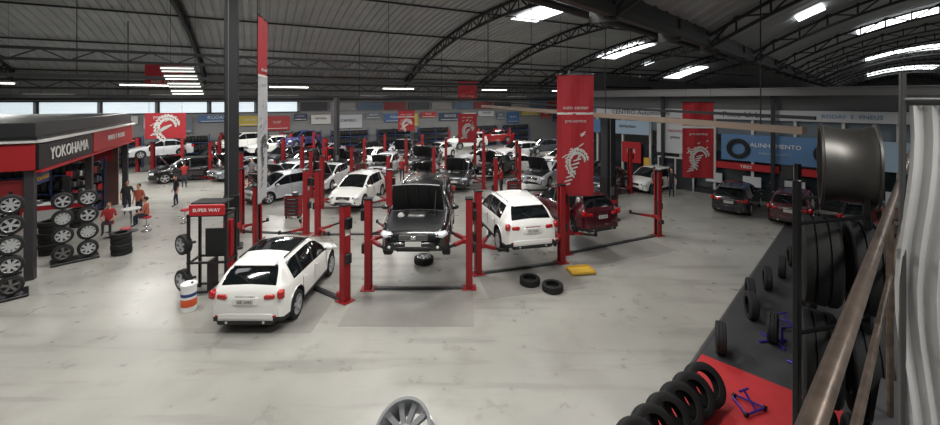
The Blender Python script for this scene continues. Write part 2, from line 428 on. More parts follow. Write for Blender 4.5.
vs=[];fs=[];k=21
for a,o in as_:
    for s in ss: vs.append(tuple(RA@Vector((a,s,zsec(s)+o))))
for i in range(len(as_)-1):
    for j in range(k-1): fs.append([i*k+j,i*k+j+1,(i+1)*k+j+1,(i+1)*k+j])
mb=MB(); mb.add(vs,fs,roofm); mb.obj('ceiling_side_vault',0)
def lattice(mb,f,N,depth,wd=.07):
    top=[Vector(f(i/N)) for i in range(N+1)]
    bot=[p-Vector((0,0,depth)) for p in top]
    for i in range(N):
        mb.cyl(top[i]-Vector((0,0,.1)),top[i+1]-Vector((0,0,.1)),wd,truss,4)
        mb.cyl(bot[i],bot[i+1],wd,truss,4)
        if i%2: mb.cyl(top[i],bot[i+1],wd*.55,truss,4)
        else: mb.cyl(bot[i],top[i+1],wd*.55,truss,4)
        mb.cyl(top[i],bot[i],wd*.45,truss,4)
for u0 in(-17.4,-4.4,15.6,26,35.6,45,55,66):
    mb=MB(); t0=4
    while t0<45:
        x,y=Hh(t0,u0)
        if y-x>6: break
        t0+=1
    N=int((46-t0)/1.1)
    def f(q,u0=u0,t0=t0):
        t=t0+(45.9-t0)*q; v=RH@Vector((u0,t,zmain(t)-.05)); return v
    lattice(mb,f,N,.85,.12); mb.obj('roof_truss')
for a0 in list(range(8,120,7)):
    mb=MB()
    def f(q,a0=a0):
        s=3.9-17.8*q; return RA@Vector((a0,s,zsec(s)-.05))
    lattice(mb,f,20,.5,.07); mb.obj('roof_truss')
mb=MB(RH)
for t in(12,20,27,34,40,45.5):
    ulist=[u for u in range(-30,80,2) if okm(*Hh(t,u)) and okm(*Hh(t,u+2))]
    if ulist: mb.box(((ulist[0]+ulist[-1]+2)/2,t,zmain(t)-.12),(ulist[-1]+2-ulist[0],.08,.12),truss)
mb.obj('roof_purlins',0)
def longtruss(mb,t,z,u0,u1,h=.55):
    mb.box(((u0+u1)/2,t,z+h),(u1-u0,.16,.16),truss); mb.box(((u0+u1)/2,t,z),(u1-u0,.16,.16),truss)
    u=u0;i=0
    while u<u1-1.2:
        mb.cyl((u,t,z if i%2 else z+h),(u+1.2,t,z+h if i%2 else z),.045,truss,4); u+=1.2;i+=1
mb=MB(RH);longtruss(mb,30,8.2,-20,40,.6); mb.obj('longitudinal_truss',0)
mb=MB(RH); longtruss(mb,41,6.9,-20,44,.6); mb.obj('longitudinal_truss',0)
mb=MB(RH); mb.box((12,36,6.25),(62,.2,.22),dark); mb.box((12,27,7.2),(46,.16,.18),dark)
for u in range(-16,40,8): mb.cyl((u,36,6.3),(u,36,zmain(36)),.03,dark,6)
for u in range(-8,34,8): mb.cyl((u,27,7.2),(u,27,zmain(27)),.02,dark,6)
mb.obj('suspended_service_beam',0)
mb=MB(RA)
mb.box((56,4.0,8.15),(128,.5,.4),dark,bev=.03); mb.box((56,3.8,7.85),(128,.22,.22),truss,bev=.02); mb.cyl((-6,4.5,7.95),(118,4.5,7.95),.12,dark,10)
for a in range(0,118,4): mb.box((a,4.0,7.95),(.12,.6,.6),truss)
mb.obj('valley_gutter_beam')
mb=MB(RA)
for a0 in range(-2,122,2):
    zt=[]
    for a in(a0,a0+2):
        v=RA@Vector((a,4.0,0)); h=RH.inverted()@v; zt.append(zmain(max(0,min(46,h.y))))
    mb.add([(a0,4.15,8.2),(a0+2,4.15,8.2),(a0+2,4.15,zt[1]),(a0,4.15,zt[0])],[[0,1,2,3]],roofm)
mb.obj('wall_valley',0)
mb=MB(RA); mb.box((28.2,7,6.45),(.3,20,.34),steel); mb.box((28.2,7,6.66),(.45,20,.06),steel); mb.box((28.2,7,6.27),(.45,20,.06),steel)
for s_ in(-2.6,3.95,10,16.5): mb.box((28.6,s_,3.12),(.18,.18,6.24),dark)
mb.obj('steel_portal_frame',0)
mb=MB()
def beam(p,q,w,h,m):
    p=Vector(p);q=Vector(q);d=q-p;mb.box(tuple((p+q)/2),(d.length,w,h),m,R(math.degrees(math.atan2(d.y,d.x)))@R(-math.degrees(math.asin(d.z/d.length)),'Y'))
beam((1.0,33,5.5),(9.2,11.0,5.15),.2,.2,tan); beam((1.3,33,5.85),(9.5,11.0,5.5),.08,.1,dark)
for q in(.05,.35,.65,.95):
    p=Vector((1.0,33,5.5)).lerp(Vector((9.2,11,5.15)),q); h=RH.inverted()@p
    mb.cyl(p,(p.x,p.y,zmain(h.y)-.05),.02,dark,6)
mb.obj('overhead_cable_beam',0)
def sky_m(u0,t0,du,dt):
    mb=MB(RH);vs=[];N=6
    for i in range(N+1):
        t=t0-dt/2+dt*i/N; vs+=[(u0-du/2,t,zmain(t)-.1),(u0+du/2,t,zmain(t)-.1)]
    mb.add(vs,[[2*i,2*i+1,2*i+3,2*i+2] for i in range(N)],skyl)
    mb.obj('skylight',0)
for u0,t0,du,dt in((19.9,24.5,2.6,6.5),(39,33.7,3.2,6),(60,40,4,5),(48,37.5,.8,1.5),(4,14,3,4),(-8,14,3,4)): sky_m(u0,t0,du,dt)
def sky_s(a0,s0,da,ds):
    mb=MB(RA);vs=[];N=4
    for i in range(N+1):
        s=s0-ds/2+ds*i/N; vs+=[(a0-da/2,s,zsec(s)-.1),(a0+da/2,s,zsec(s)-.1)]
    mb.add(vs,[[2*i,2*i+1,2*i+3,2*i+2] for i in range(N)],skyl); mb.obj('skylight',0)
for a0,s0,da,ds in((31,-1.7,2.4,4.4),(55,-2.2,4.5,5),(88,-3.2,8,7),(20,1.6,1.0,.8)): sky_s(a0,s0,da,ds)

wallm=mat('wall_grey',(120,121,121),.7,noise=.06,nscale=.6)
wallc=mat('wall_corrugated',(140,142,141),.5,.2)
mb=MB(RH)
mb.box((45,46.2,3),(150,.3,6.0),wallm)
u=-31
while u<118:
    mb.box((u,46.05,7.4),(.22,.1,2.6),wallc); u+=.6
mb.box((45,46.3,7.4),(150,.2,2.8),wallc)
mb.box((45,45.95,6.1),(150,.15,.25),dark)
mb.obj('wall_far',0)
def gable(u,name):
    mb=MB(RH); vs=[(u,0,0)]
    pts=[(u,t,zmain(t)) for t in ts]
    vs=[(u,0,0)]+pts+[(u,46,0)]
    mb.add(vs,[list(range(len(vs)))],wallm); mb.obj(name,0)
gable(-22,'wall_left')
mb=MB(RA)
vs=[(121,4,0)]+[(121,s,zsec(s)) for s in ss]+[(121,-14,0)]
mb.add(vs,[list(range(len(vs)))],wallc); mb.obj('wall_side_vault_end',0)
mb=MB(RA); mb.box((56,-14.1,3.9),(130,.2,8.6),wallm); mb.obj('wall_right',0)
mb=MB(RA); mb.box((75,17.5,4.2),(92,.2,8.4),wallm); mb.obj('wall_return',0)
mb=MB(RH)
for u in range(-20,4,4):
    mb.box((u+1.9,45.9,5.3),(3.6,.08,1.0),windowm); mb.box((u,45.85,5.3),(.12,.12,1.1),dark)
mb.box((-8,45.85,4.75),(24,.12,.1),dark); mb.box((-8,45.85,5.85),(24,.12,.1),dark)
mb.obj('window_1',0)
mb=MB(RH)
for u in range(4,44,3):
    mb.box((u+1.4,45.9,5.3),(2.7,.08,.9),mat('fascia_panel_%d'%(u%4),[(50,54,60),(120,40,44),(80,98,120),(130,130,130)][u%4],.5))
mb.obj('shop_fascia_panels',0)
cols=[(185,185,182),(150,36,40),(60,92,135),(160,162,168),(40,52,78),(170,150,60),(90,100,110)]
names=['MOTOR','PNEUS','FREIOS','OLEO','SERVICE','RODAS','CENTER','SUSP','FILTROS','BATERIA','CAMBIO']
i=0; u=-17.5
while u<44:
    wd=[3.0,1.8,2.4,1.3,2.0][i%5]
    mb=MB(RH); ci=(i*3+1)%7; c=cols[ci]; m=mat('poster_%d'%ci,c,.5); zc=[3.9,3.6,4.2][i%3]; hh=[1.0,1.5,.7][i%3]
    mb.box((u+wd/2,45.85,zc),(wd,.06,hh),m); mb.box((u+wd/2,45.8,zc-hh*.35),(wd*.85,.04,.06),offw)
    tm=offw if sum(c)<420 else black
    mb.text(names[i%11],wd*.15,tm,T((u+wd/2,45.8,zc+.1))@R(90,'X'),.01)
    mb.obj('wall_sign',0); u+=wd+.4; i+=1

rackb=mat('rack_blue',(40,60,105),.5)
def tyre_rack(u,t,M0,cols_=6,rows=3,wd=4.0,hh=2.8):
    mb=MB(M0@T((u,t,0)))
    for x in(-wd/2,0,wd/2):
        for y in(-.3,.3): mb.box((x,y,hh/2),(.06,.06,hh),rackb)
    for r in range(rows):
        z=.15+r*hh/rows
        for y in(-.25,.25): mb.box((0,y,z),(wd,.05,.06),rackb)
        nn=int(wd/.26)
        for i in range(nn):
            x=-wd/2+.16+i*.257
            rr_=.31
            prof=[(rr_*.6,-.1),(rr_*.9,-.11),(rr_,-.07),(rr_,.07),(rr_*.9,.11),(rr_*.6,.1)]
            mb.lathe(prof,14,rubber,T((x,0,z+.33))@R(90),closed=True)
    return mb.obj('tyre_rack')
for u in(-16,-11,-6,-1,4,9,14,19,26,31): tyre_rack(u,45.0,RH)
def service_counter(u,t,M0,w=3,c=offw,top=red):
    mb=MB(M0@T((u,t,0)))
    mb.box((0,0,.5),(w,.6,.95),c,bev=.03); mb.box((0,0,1.0),(w+.1,.7,.06),top,bev=.02); mb.box((0,-.31,.5),(w*.9,.03,.5),top)
    mb.box((w*.25,0,1.25),(.5,.08,.34),black,bev=.02); mb.box((w*.25,.0,1.06),(.2,.16,.05),black); mb.box((w*.25,0,1.12),(.05,.05,.12),black)
    mb.box((-w*.3,0,1.12),(.35,.3,.18),steel,bev=.02)
    return mb.obj('service_counter')
service_counter(15,43,RH)
def tool_cabinet(x,y,a=0,c=red,h=1.0):
    mb=MB(T((x,y,0))@R(a))
    mb.box((0,0,.12+h/2),(.75,.45,h),c,bev=.02)
    for i in range(5): mb.box((0,-.235,.25+i*h*.18),(.66,.02,h*.14),dark,bev=.005); mb.box((0,-.255,.27+i*h*.18),(.4,.02,.02),chrome)
    for sx in(-.3,.3):
        for sy in(-.15,.15): mb.lathe([(.001,-.02),(.06,-.02),(.06,.02),(.001,.02)],10,rubber,T((sx,sy,.06)))
    mb.box((0,0,h+.16),(.8,.5,.04),black,bev=.01)
    mb.box((.1,0,h+.24),(.3,.2,.12),steel,bev=.02)
    mb.cyl((-.4,-.2,h),(-.4,.2,h),.015,chrome,6)
    return mb.obj('tool_cabinet')
for p in((-9.0,20.4,0),(-3.2,20.5,10),(1.8,20.2,0),(7.8,22.3,10),(-14.5,27,0),(-8.2,30.2,0),(2.6,24.0,0),(-17,34.3,0),(.4,19.5,20),(6.2,24,0),(-12.3,29.5,0),(-5.2,25.6,0)): tool_cabinet(*p,c=red if random.random()<.6 else dark)

# ---------- storefront (a=29) -------------
pos_white=mat('poster_white',(190,193,197),.4)
mb=MB(RA); A0=29
mb.box((A0+.2,7.2,5.85),(.2,20.4,.9),mat('fascia_grey',(85,87,88),.5,.2))
mb.box((A0+.25,7.2,4.65),(.1,20.4,1.6),mat('frosted_glass',(105,118,126),.25))
for s in range(-3,18,2): mb.box((A0+.1,s,2.7),(.18,.14,5.4),offw)
mb.box((A0+.3,7.2,1.4),(.06,20.4,2.8),mat('shop_glass',(40,48,52),.08,coat=.3))
mb.box((A0+.05,7.2,.15),(.2,20.4,.3),dark)
mb.obj('wall_end',0)
def signboard(name,s,z,w,h,m,txts,a=A0-.05):
    mb=MB(RA); mb.box((a,s,z),(.1,w,h),m,bev=.01)
    for (t,dx,dz,sz,tm) in txts: mb.text(t,sz,tm,T((a-.07,s-dx,z+dz))@R(-90)@R(90,'X'),.01)
    return mb.obj(name,0)
signboard('shop_fascia_sign',6.2,5.1,17.5,.6,pos_white,[('CENTRO Automotivo',-5.5,0,.45,dark),('Pneu Urbano',1,0,.5,dark),('RODAS  E  PNEUS',5.5,0,.3,blue)])
signboard('blue_shop_banner',3.3,3.1,6.6,1.6,blue,[('ALINHAMENTO',-.6,.2,.34,white),('balanceamento',-.6,-.25,.25,bluel),('PNEUS',2.4,0,.34,white)])
signboard('blue_shop_banner',-1.6,3.15,2.4,1.5,mat('banner_pale',(150,172,190),.5),[('AUTO',0,0,.4,dark)])
mb=MB(RA)
for s_ in(5.7,1.6): tyre(mb,T((A0-.2,s_,3.05))@R(90),.6,.16)
mb.obj('banner_tyre_display')
signboard('poster_board',9.3,3.4,2.4,2.0,pos_white,[('NOVO',0,.5,.3,redp),('pneu',0,.1,.3,black)])
signboard('poster_board',12.6,4.0,3.2,1.0,bluel,[('campeao',0,.1,.35,dark)])
signboard('poster_board',15.8,4.0,2.2,1.0,blue,[('oferta',0,.1,.35,white)])
signboard('poster_board',12.3,2.2,1.4,1.5,redp,[('50%',0,.1,.4,white)])
signboard('red_shop_sign',5.3,1.95,3.2,.4,redp,[('TIRES',0,0,.25,white)],A0-.08)
signboard('red_shop_sign',1.2,1.95,3.2,.4,redp,[('RODAS',0,0,.25,white)],A0-.08)
signboard('yellow_wall_sign',11.2,1.6,.4,.6,yellow,[])
mb=MB(RA)
for s_ in(-1,1,3,5,7,14,16): mb.box((A0-.1,s_,1.1),(.08,.9,.6),pos_white)
mb.obj('shop_window_labels',0)
mb=MB(RA)
mb.box((A0-.02,9.3,1.05),(.1,2.2,2.1),mat('door_dark',(40,44,48),.2,coat=.4))
for s_ in(8.2,9.3,10.4): mb.box((A0-.06,s_,1.05),(.12,.08,2.1),offw)
mb.box((A0-.06,9.3,2.1),(.12,2.3,.1),offw); mb.obj('door_1',0)

def column(x,y,zt,w=.62):
    mb=MB(T((x,y,0))@R(28))
    mb.box((0,0,zt/2),(w,w*.8,zt),mat('column_dark',(32,33,36),.5),bev=.04)
    mb.box((0,0,1.1),(w+.06,w*.8+.06,2.2),black,bev=.04); mb.box((0,0,.95),(w+.08,w*.8+.08,.25),redp,bev=.03)
    mb.box((0,0,.05),(w+.3,w+.2,.1),dark,bev=.02)
    mb.cyl((-w*.2,-w*.45,0),(-w*.2,-w*.45,zt),.025,steel,6)
    mb.box((0,-w*.45,1.5),(.25,.12,.4),steel,bev=.02)
    return mb.obj('steel_column')
def colz(x,y): return zmain((RH.inverted()@Vector((x,y,0))).y)-.1
column(-9.65,16.2,colz(-9.65,16.2),.5)
column(6.9,20.0,5.2,.6); column(-10.4,31.2,6.2,.4)

# ---------- banners ----------
def banner(X,Y,zt,zb,w,rot,gap=.0,txt='auto center',lower=None):
    mb=MB(T((X,Y,0))@R(rot)); H=zt-zb; z1=zt-H*.32
    if gap>1: z1=zt-1.4
    lower=lower or redcloth
    def cloth(za,zb_,m):
        vs=[];N=8;K=6
        for i in range(K+1):
            for j in range(N+1):
                x=-w/2+w*j/N; z=za+(zb_-za)*i/K; vs.append((x,.02*math.sin(j*1.3+i*.4),z))
        o=len(vs); vs+=[(a,b+.012,c) for a,b,c in vs]
        fs=[]
        for i in range(K):
            for j in range(N):
                k=i*(N+1)+j; fs.append([k,k+1,k+N+2,k+N+1]); fs.append([o+k,o+k+1,o+k+N+2,o+k+N+1])
        mb.add(vs,fs,m)
    cloth(zt,z1+.03,redcloth); cloth(z1-gap,zb,lower)
    if gap<.5: mb.box((0,0,z1-gap*.5),(w,.03,.08+gap*.15),offw)
    else:
        for sx in(-1,1): mb.cyl((sx*w*.4,0,z1+.03),(sx*w*.4,0,z1-gap),.01,dark,4)
    for sgn,rt in((-.05,0),(.06,180)):
        mb.text(txt,w*.15,offw,T((0,sgn,z1+.22))@R(rt)@R(90,'X'),.004)
        mb.text('pro.service',w*.13,offw,T((0,sgn,z1-gap-.28))@R(rt)@R(90,'X'),.004)
    rnd=random.Random(int(X*10)); hh=(z1-gap-zb)
    mt=offw if lower is redcloth else dark
    for sy in(-.045,.06):
        for rr_ in(.30,.22):
            for i in range(16):
                a=math.radians(20+i*15); cx=w*.05+rr_*w*math.cos(a); cz=zb+hh*.40+rr_*w*math.sin(a)*1.25
                a2=a+math.radians(60); l=w*rnd.uniform(.05,.08); t_=w*.02
                dx,dz=math.cos(a2)*l,math.sin(a2)*l; nx,nz=-math.sin(a2)*t_,math.cos(a2)*t_
                mb.add([(cx-dx-nx,sy,cz-dz-nz),(cx+dx-nx,sy,cz+dz-nz),(cx+dx+nx,sy,cz+dz+nz),(cx-dx+nx,sy,cz-dz+nz)],[[0,1,2,3]],mt)
        for i in range(7):
            z=zb+hh*(.12+.05*i); x=-w*.36+w*.05*i
            mb.add([(x,sy,z),(x+w*.22,sy,z+w*.06),(x+w*.2,sy,z+w*.1),(x-.01,sy,z+w*.03)],[[0,1,2,3]],mt)
        for i in range(10):
            x=-w*.42+w*.7*rnd.random(); z=zb+hh*(.45+.3*rnd.random()); l=w*rnd.uniform(.06,.14)
            mb.add([(x,sy,z),(x+l,sy,z+l*.7),(x+l-.02,sy,z+l*.7+.03),(x-.02,sy,z+.04)],[[0,1,2,3]],mt)
    mb.cyl((-w/2-.05,0,zt),(w/2+.05,0,zt),.025,dark,8); mb.cyl((-w/2-.03,0,zb),(w/2+.03,0,zb),.02,dark,8)
    h=RH.inverted()@Vector((X,Y,0)); zc=zmain(max(0,min(46,h.y)))
    for sx in(-1,1): mb.cyl((sx*w*.4,0,zt),(sx*w*.4,0,zc),.008,dark,4)
    return mb.obj('hanging_banner',0)
clothg=mat('banner_white',(165,165,167),.7)
banner(-21.3,28,8.5,3.3,2.4,20,gap=2.0)
banner(-7.25,14,8.87,2.5,1.35,106,lower=clothg)
banner(3.95,15,6.95,2.4,1.38,3)
banner(11.4,20,5.9,2.1,1.45,-8,gap=.1)
banner(-.2,32,7.5,2.6,1.5,0,gap=1.2)
banner(-6.2,39,5.0,3.0,1.6,10)

# ---------- kiosk (left shop) -------------
mb=MB(RH)
kr=mat('kiosk_red',(150,22,28),.5); kw=mat('kiosk_wall',(96,66,60),.7)
mb.box((-11.5,24.2,5.0),(10,11.4,.5),dark,bev=.02)
mb.box((-11.5,24.2,4.72),(10.1,11.5,.08),black)
mb.box((-6.5,21.0,4.1),(.16,5.0,.85),black,bev=.01)
mb.box((-6.5,26.6,4.15),(.2,6.2,.95),kr,bev=.01)
mb.box((-11.5,18.5,4.1),(10,.16,.85),kr,bev=.01)
mb.box((-6.42,24.2,4.62),(.2,11.4,.08),offw); mb.box((-6.42,24.2,3.62),(.2,11.4,.07),kr)
mb.box((-11.5,18.42,4.62),(10,.16,.06),offw)
mb.box((-13,24.2,3.3),(7,11,.1),kw)
for t in(18.7,24,29.6): mb.box((-6.7,t,1.85),(.25,.25,3.7),mat('kiosk_post',(50,48,50),.4),bev=.02)
mb.text('YOKOHAMA',.62,offw,T((-6.38,21.0,4.1))@R(90)@R(90,'X'),.01)
mb.text('PNEUS  E  RODAS',.34,offw,T((-6.36,26.6,4.15))@R(90)@R(90,'X'),.01)
mb.text('SHOP',.34,offw,T((-8.2,18.38,4.1))@R(90,'X'),.01)
mb.box((-14.5,24.2,1.85),(.15,11.2,3.7),kw)
mb.box((-10.8,29.8,1.85),(7.5,.12,3.7),kw)
mb.box((-10.8,29.7,2.9),(7.0,.08,.7),kr); mb.box((-10.5,18.75,2.9),(7.4,.08,.9),mat('kiosk_red_panel',(110,20,24),.5))
mb.box((-11.0,18.8,1.2),(6.4,.1,2.4),kw)
mb.obj('shop_kiosk',0)
tyre_rack(-12.8,22.0,RH,wd=3); tyre_rack(-12.8,26.0,RH,wd=3); tyre_rack(-9.5,29.0,RH,wd=4)
service_counter(-8.6,26.6,RH,w=2.4,c=redp,top=offw)
def goods_shelf(u,t,rot):
    mb=MB(RH@T((u,t,0))@R(rot)); rnd=random.Random(int(u*7+t))
    cs=[red,black,dark,black,rackb,redp,steel,offw]
    for x in(-.9,.9): mb.box((x,0,1.1),(.05,.4,2.2),dark)
    for i in range(5):
        z=.15+i*.48; mb.box((0,0,z),(1.8,.42,.03),dark)
        x=-.82
        while x<.78:
            w=rnd.uniform(.08,.2);h=rnd.uniform(.16,.36); mb.box((x+w/2,0,z+.015+h/2),(w*.92,.26,h),rnd.choice(cs),bev=.012); x+=w
    return mb.obj('goods_shelf',0)
goods_shelf(-11,23.0,70); goods_shelf(-8.0,28.0,60)
mb=MB(RH); mb.box((-6.9,19.9,3.2),(.08,1.4,.42),mat('sign_navy',(30,50,110),.4),bev=.02); mb.text('GOODYEAR',.22,yellow,T((-6.84,19.9,3.2))@R(90)@R(90,'X'),.008)
mb.cyl((-6.9,19.3,3.4),(-6.9,19.3,3.7),.02,dark,6); mb.cyl((-6.9,20.5,3.4),(-6.9,20.5,3.7),.02,dark,6); mb.obj('blue_hanging_sign',0)

def wheel_stand(X,Y,rot,cols_=2,rows=5,r=.25):
    mb=MB(T((X,Y,0))@R(rot)); st=2*r+.03
    mb.box((0,.15,.05),(cols_*.55+.2,.8,.08),black,bev=.02)
    for i in range(cols_):
        x=(i-(cols_-1)/2)*(st+.04)
        mb.box((x,.15,rows*st/2+.1),(.08,.08,rows*st+.1),black)
        for j in range(rows):
            z=.12+r+j*st
            wheel(mb,T((x,-.05,z))@R(180)@R(12*j,'Y'),r+.005,.2,rim=alloy if (i+j)%5 else steel,spokes=[5,7,10][(i+j)%3],n=22)
            mb.cyl((x,.02,z),(x,.15,z),.04,black,6)
    return mb.obj('wheel_display_stand')
wheel_stand(-14.7,14.9,48,2,4,.30); wheel_stand(-13.9,12.1,48,1,5,.29); wheel_stand(-15.9,13.7,48,1,4,.28)
def tyre_stack(x,y,n,r=.33):
    mb=MB(T((x,y,0)))
    for i in range(n): tyre(mb,T((.02*math.sin(i*2),.02*math.cos(i*3),.11+i*.215))@R(90,'X'),r,.215)
    return mb.obj('tyre_stack')
tyre_stack(-13.6,15.6,4); tyre_stack(-16.4,15.6,6); tyre_stack(-17.2,16.6,5); tyre_stack(-18.6,19.0,4)

mb=MB(T((-8.1,12.6,0))@R(5))
for x in(-.55,.55):
    for y in(-.3,.3): mb.box((x,y,1.25),(.07,.07,2.5),black)
for z in(.1,1.0,2.45):
    for y in(-.3,.3): mb.box((0,y,z),(1.2,.06,.06),black)
    for x in(-.55,.55): mb.box((x,0,z),(.06,.62,.06),black)
mb.box((0,-.32,2.62),(1.05,.06,.34),redp,bev=.02); mb.text('SUPER WAY',.15,white,T((0,-.36,2.62))@R(90,'X'),.004)
mb.box((0,0,2.82),(1.0,.6,.05),dark,bev=.01)
mb.box((0,0,.55),(.08,.5,.9),dark); mb.box((.1,.05,1.5),(.7,.05,.9),plastic,bev=.02)
wheel(mb,T((-.75,-.2,.45))@R(150),.33,.2); wheel(mb,T((-.75,-.2,1.55))@R(150),.31,.2)
mb.cyl((-.75,-.1,.45),(-.5,0,.45),.04,black,6); mb.cyl((-.75,-.1,1.55),(-.5,0,1.55),.04,black,6)
mb.box((.35,.3,1.2),(.25,.2,1.9),redp,bev=.02)
mb.obj('wheel_rack')
mb=MB(T((-8.05,11.45,0))); 
mb.lathe([(.001,0),(.19,0),(.195,.02),(.19,.04),(.195,.70),(.21,.71),(.21,.75),(.19,.77),(.17,.76),(.001,.76)],24,white,R(90,'X'))
mb.lathe([(.196,.14),(.199,.15),(.199,.34),(.197,.35)],24,mat('orange_label',(215,90,40),.5),R(90,'X'))
mb.lathe([(.196,.42),(.199,.43),(.199,.5),(.197,.51)],24,mat('navy_label',(40,60,120),.5),R(90,'X'))
mb.cyl((.1,0,.76),(.1,0,.8),.03,black,8)
mb.obj('oil_drum')

# ---------- cars --------------
WH=(228,228,224);BK=(14,15,18);SV=(165,168,172)
car('suv_car',-5.72,12.35,0,90,'cross',WH,roofglass=True,clad=True,scale=1.05,lx=.92)
car('suv_car',-1.6,13.75,1.38,270,'suv',(6,7,9),hood=True,scale=1.07,clad=True,droop=.08)
car('suv_car',1.55,15.3,.85,104,'cross',(230,230,227),clad=True,scale=1.02,droop=.06,lx=.95)
car('hatchback_car',4.25,17.3,.75,112,'cross',(66,14,24),scale=.97,droop=.06,clad=True)
car('hatchback_car',-11.6,24.6,0,238,'hatch',SV,hood=True,scale=1.06)
car('hatchback_car',-6.35,22.9,.25,262,'hatch',WH,scale=1.05)
car('sedan_car',-9.6,27.2,.2,265,'sedan',(195,196,196),hood=True)
car('sedan_car',-13.0,36.6,0,262,'sedan',(190,20,30),scale=1.1)
car('hatchback_car',-9.2,37.5,0,262,'hatch',WH)
car('sedan_car',-6.0,37.0,.6,268,'sedan',(60,62,66),hood=True)
car('suv_car',-19.0,38.5,.9,225,'suv',WH)
car('suv_car',-16.6,35.8,.2,250,'suv',(30,32,38))
car('sedan_car',-.7,27.6,.35,262,'sedan',(70,74,80),hood=True)
car('sedan_car',-3.2,40,.3,235,'sedan',WH)
car('suv_car',-.4,42.5,.9,215,'suv',WH)
car('sedan_car',5.2,27.2,.45,235,'sedan',SV,hood=True)
car('sedan_car',4.6,34.0,0,8,'sedan',WH)
car('hatchback_car',12.2,27.0,.0,215,'hatch',WH)
car('suv_car',-21.3,30.2,0,220,'suv',(24,24,26),hood=True)
car('sedan_car',-26.3,34.0,1.2,225,'sedan',(175,177,180))
car('suv_car',-23.2,35.9,0,235,'suv',(40,42,46))
car('sedan_car',.9,37.5,0,195,'sedan',(170,172,176))
car('sedan_car',8.8,30.0,0,230,'sedan',(50,20,24))
for p in((-14.5,40.3,.2,250,'sedan',(150,152,156)),(-10.8,41.6,0,255,'suv',(28,30,34)),(-7.3,42.6,.3,262,'hatch',SV),(-10.3,33.2,.3,262,'sedan',BK,True),
         (-6.8,32.2,.2,265,'hatch',(190,190,192),True),(-3.6,33.2,.4,262,'suv',BK,True),(2.0,31.2,.3,240,'sedan',(22,24,28),True),(4.9,41.5,0,205,'suv',(200,200,200)),
         (8.2,36.4,0,215,'hatch',WH),(-17.6,31.0,.1,240,'sedan',(120,124,130),True),(-13.6,32.8,.4,255,'hatch',(24,26,30)),(-3.2,28.9,.1,268,'hatch',(30,32,36),True),(8.6,25.6,.3,228,'sedan',(40,42,48)),
         (-21.8,38.2,1.4,235,'hatch',WH),(-12.6,28.2,.1,250,'hatch',(190,192,196),True),(-16.8,39.3,1.5,250,'hatch',(60,64,110)),(2.6,44.5,1.3,205,'sedan',(150,20,28)),(7.6,42.5,.4,210,'hatch',(60,64,70)),(11.5,39.5,0,220,'suv',(210,210,208))):
    car('sedan_car' if p[4]=='sedan' else ('suv_car' if p[4]=='suv' else 'hatchback_car'),p[0],p[1],p[2],p[3],p[4],p[5],hood=len(p)>6)
x,y=W(26.2,5.2); car('hatchback_car',x,y,0,45,'hatch',(28,30,34))
x,y=W(26.0,2.7); car('hatchback_car',x,y,0,45,'cross',(60,22,26),scale=.93)
x,y=W(26.2,.2); car('hatchback_car',x,y,0,45,'hatch',(30,32,36))

lift((-3.75,11.95),(-7.75,14.6),zc=.15,arms=False)
lift((-3.2,12.7),(-.05,12.75),zc=1.5)
lift((.3,13.8),(3.35,14.75),zc=.95)
lift((3.75,15.6),(8.3,17.7),zc=.8)
lift((-10.4,18.2),(-7.35,17.9),zc=.2)
lift((-6.75,17.8),(-3.6,17.9),zc=.2)
lift((-8.2,22.2),(-4.6,22.4),zc=.4)
lift((-13.6,23.8),(-9.8,24.6),zc=.15)
lift((-2.4,26.8),(.9,27.0),zc=.5); lift((3.3,26.5),(6.9,26.8),zc=.6)
lift((1.4,21.5),(4.9,22.0),zc=.2)
lift((-11.3,27.0),(-8.0,27.0),zc=.3); lift((-7.8,36.8),(-4.4,36.8),zc=.7); lift((-23.6,29.8),(-19.6,30.2),zc=.2)
lift((-18.4,35.5),(-15.0,35.8),zc=.3); lift((-15.2,32.6),(-12.0,32.8),zc=.5); lift((-27.8,33.5),(-24.6,34.2),zc=1.3)
lift((-2.2,42.2),(1.4,42.6),zc=.9); lift((-11.8,32.9),(-8.7,32.9),zc=.3); lift((-5.2,32.8),(-2.0,32.9),zc=.4); lift((.4,30.8),(3.6,31.0),zc=.3); lift((-23.6,38.0),(-17.2,38.4),zc=.9)
lift((7.0,25.0),(10.3,25.8),zc=.3); lift((-19.4,31.0),(-16,31.2),zc=.2)
lift((-18.4,39.2),(-15.4,39.4),zc=1.4); lift((1.0,44.2),(4.4,44.5),zc=1.2)

mb=MB(T((1.95,13.05,.0))); tyre(mb,T((0,0,.12))@R(90,'X'),.33,.22); mb.obj('tyre')
mb=MB(T((2.6,12.6,.0))); tyre(mb,T((0,0,.12))@R(90,'X'),.33,.22); mb.obj('tyre')
mb=MB(T((-1.7,14.75,.0))); wheel(mb,T((0,0,.12))@R(90,'X'),.36,.22); mb.obj('spare_wheel')
mb=MB(T((3.85,13.95,0))@R(10)); mb.box((0,0,.05),(.85,.6,.03),yellow); 
for s_ in(-1,1): mb.box((s_*.42,0,.08),(.02,.6,.08),yellow); mb.box((0,s_*.29,.08),(.85,.02,.08),yellow)
mb.box((0,0,.02),(.7,.4,.04),dark); mb.obj('drip_tray')
def up_tyre(a,s,rot,r=.33,lean=0,stand=False,w=.22):
    x,y=W(a,s); mb=MB(T((x,y,0.012))@R(rot))
    tyre(mb,T((0,0,r))@R(lean,'X'),r,w)
    if stand:
        mb.cyl((-.25,-.25,.03),(.25,.25,.03),.03,bluemet,6);mb.cyl((.25,-.25,.03),(-.25,.25,.03),.03,bluemet,6); mb.cyl((0,-.18,.03),(0,-.18,.4),.03,bluemet,6)
    return mb.obj('upright_tyre')
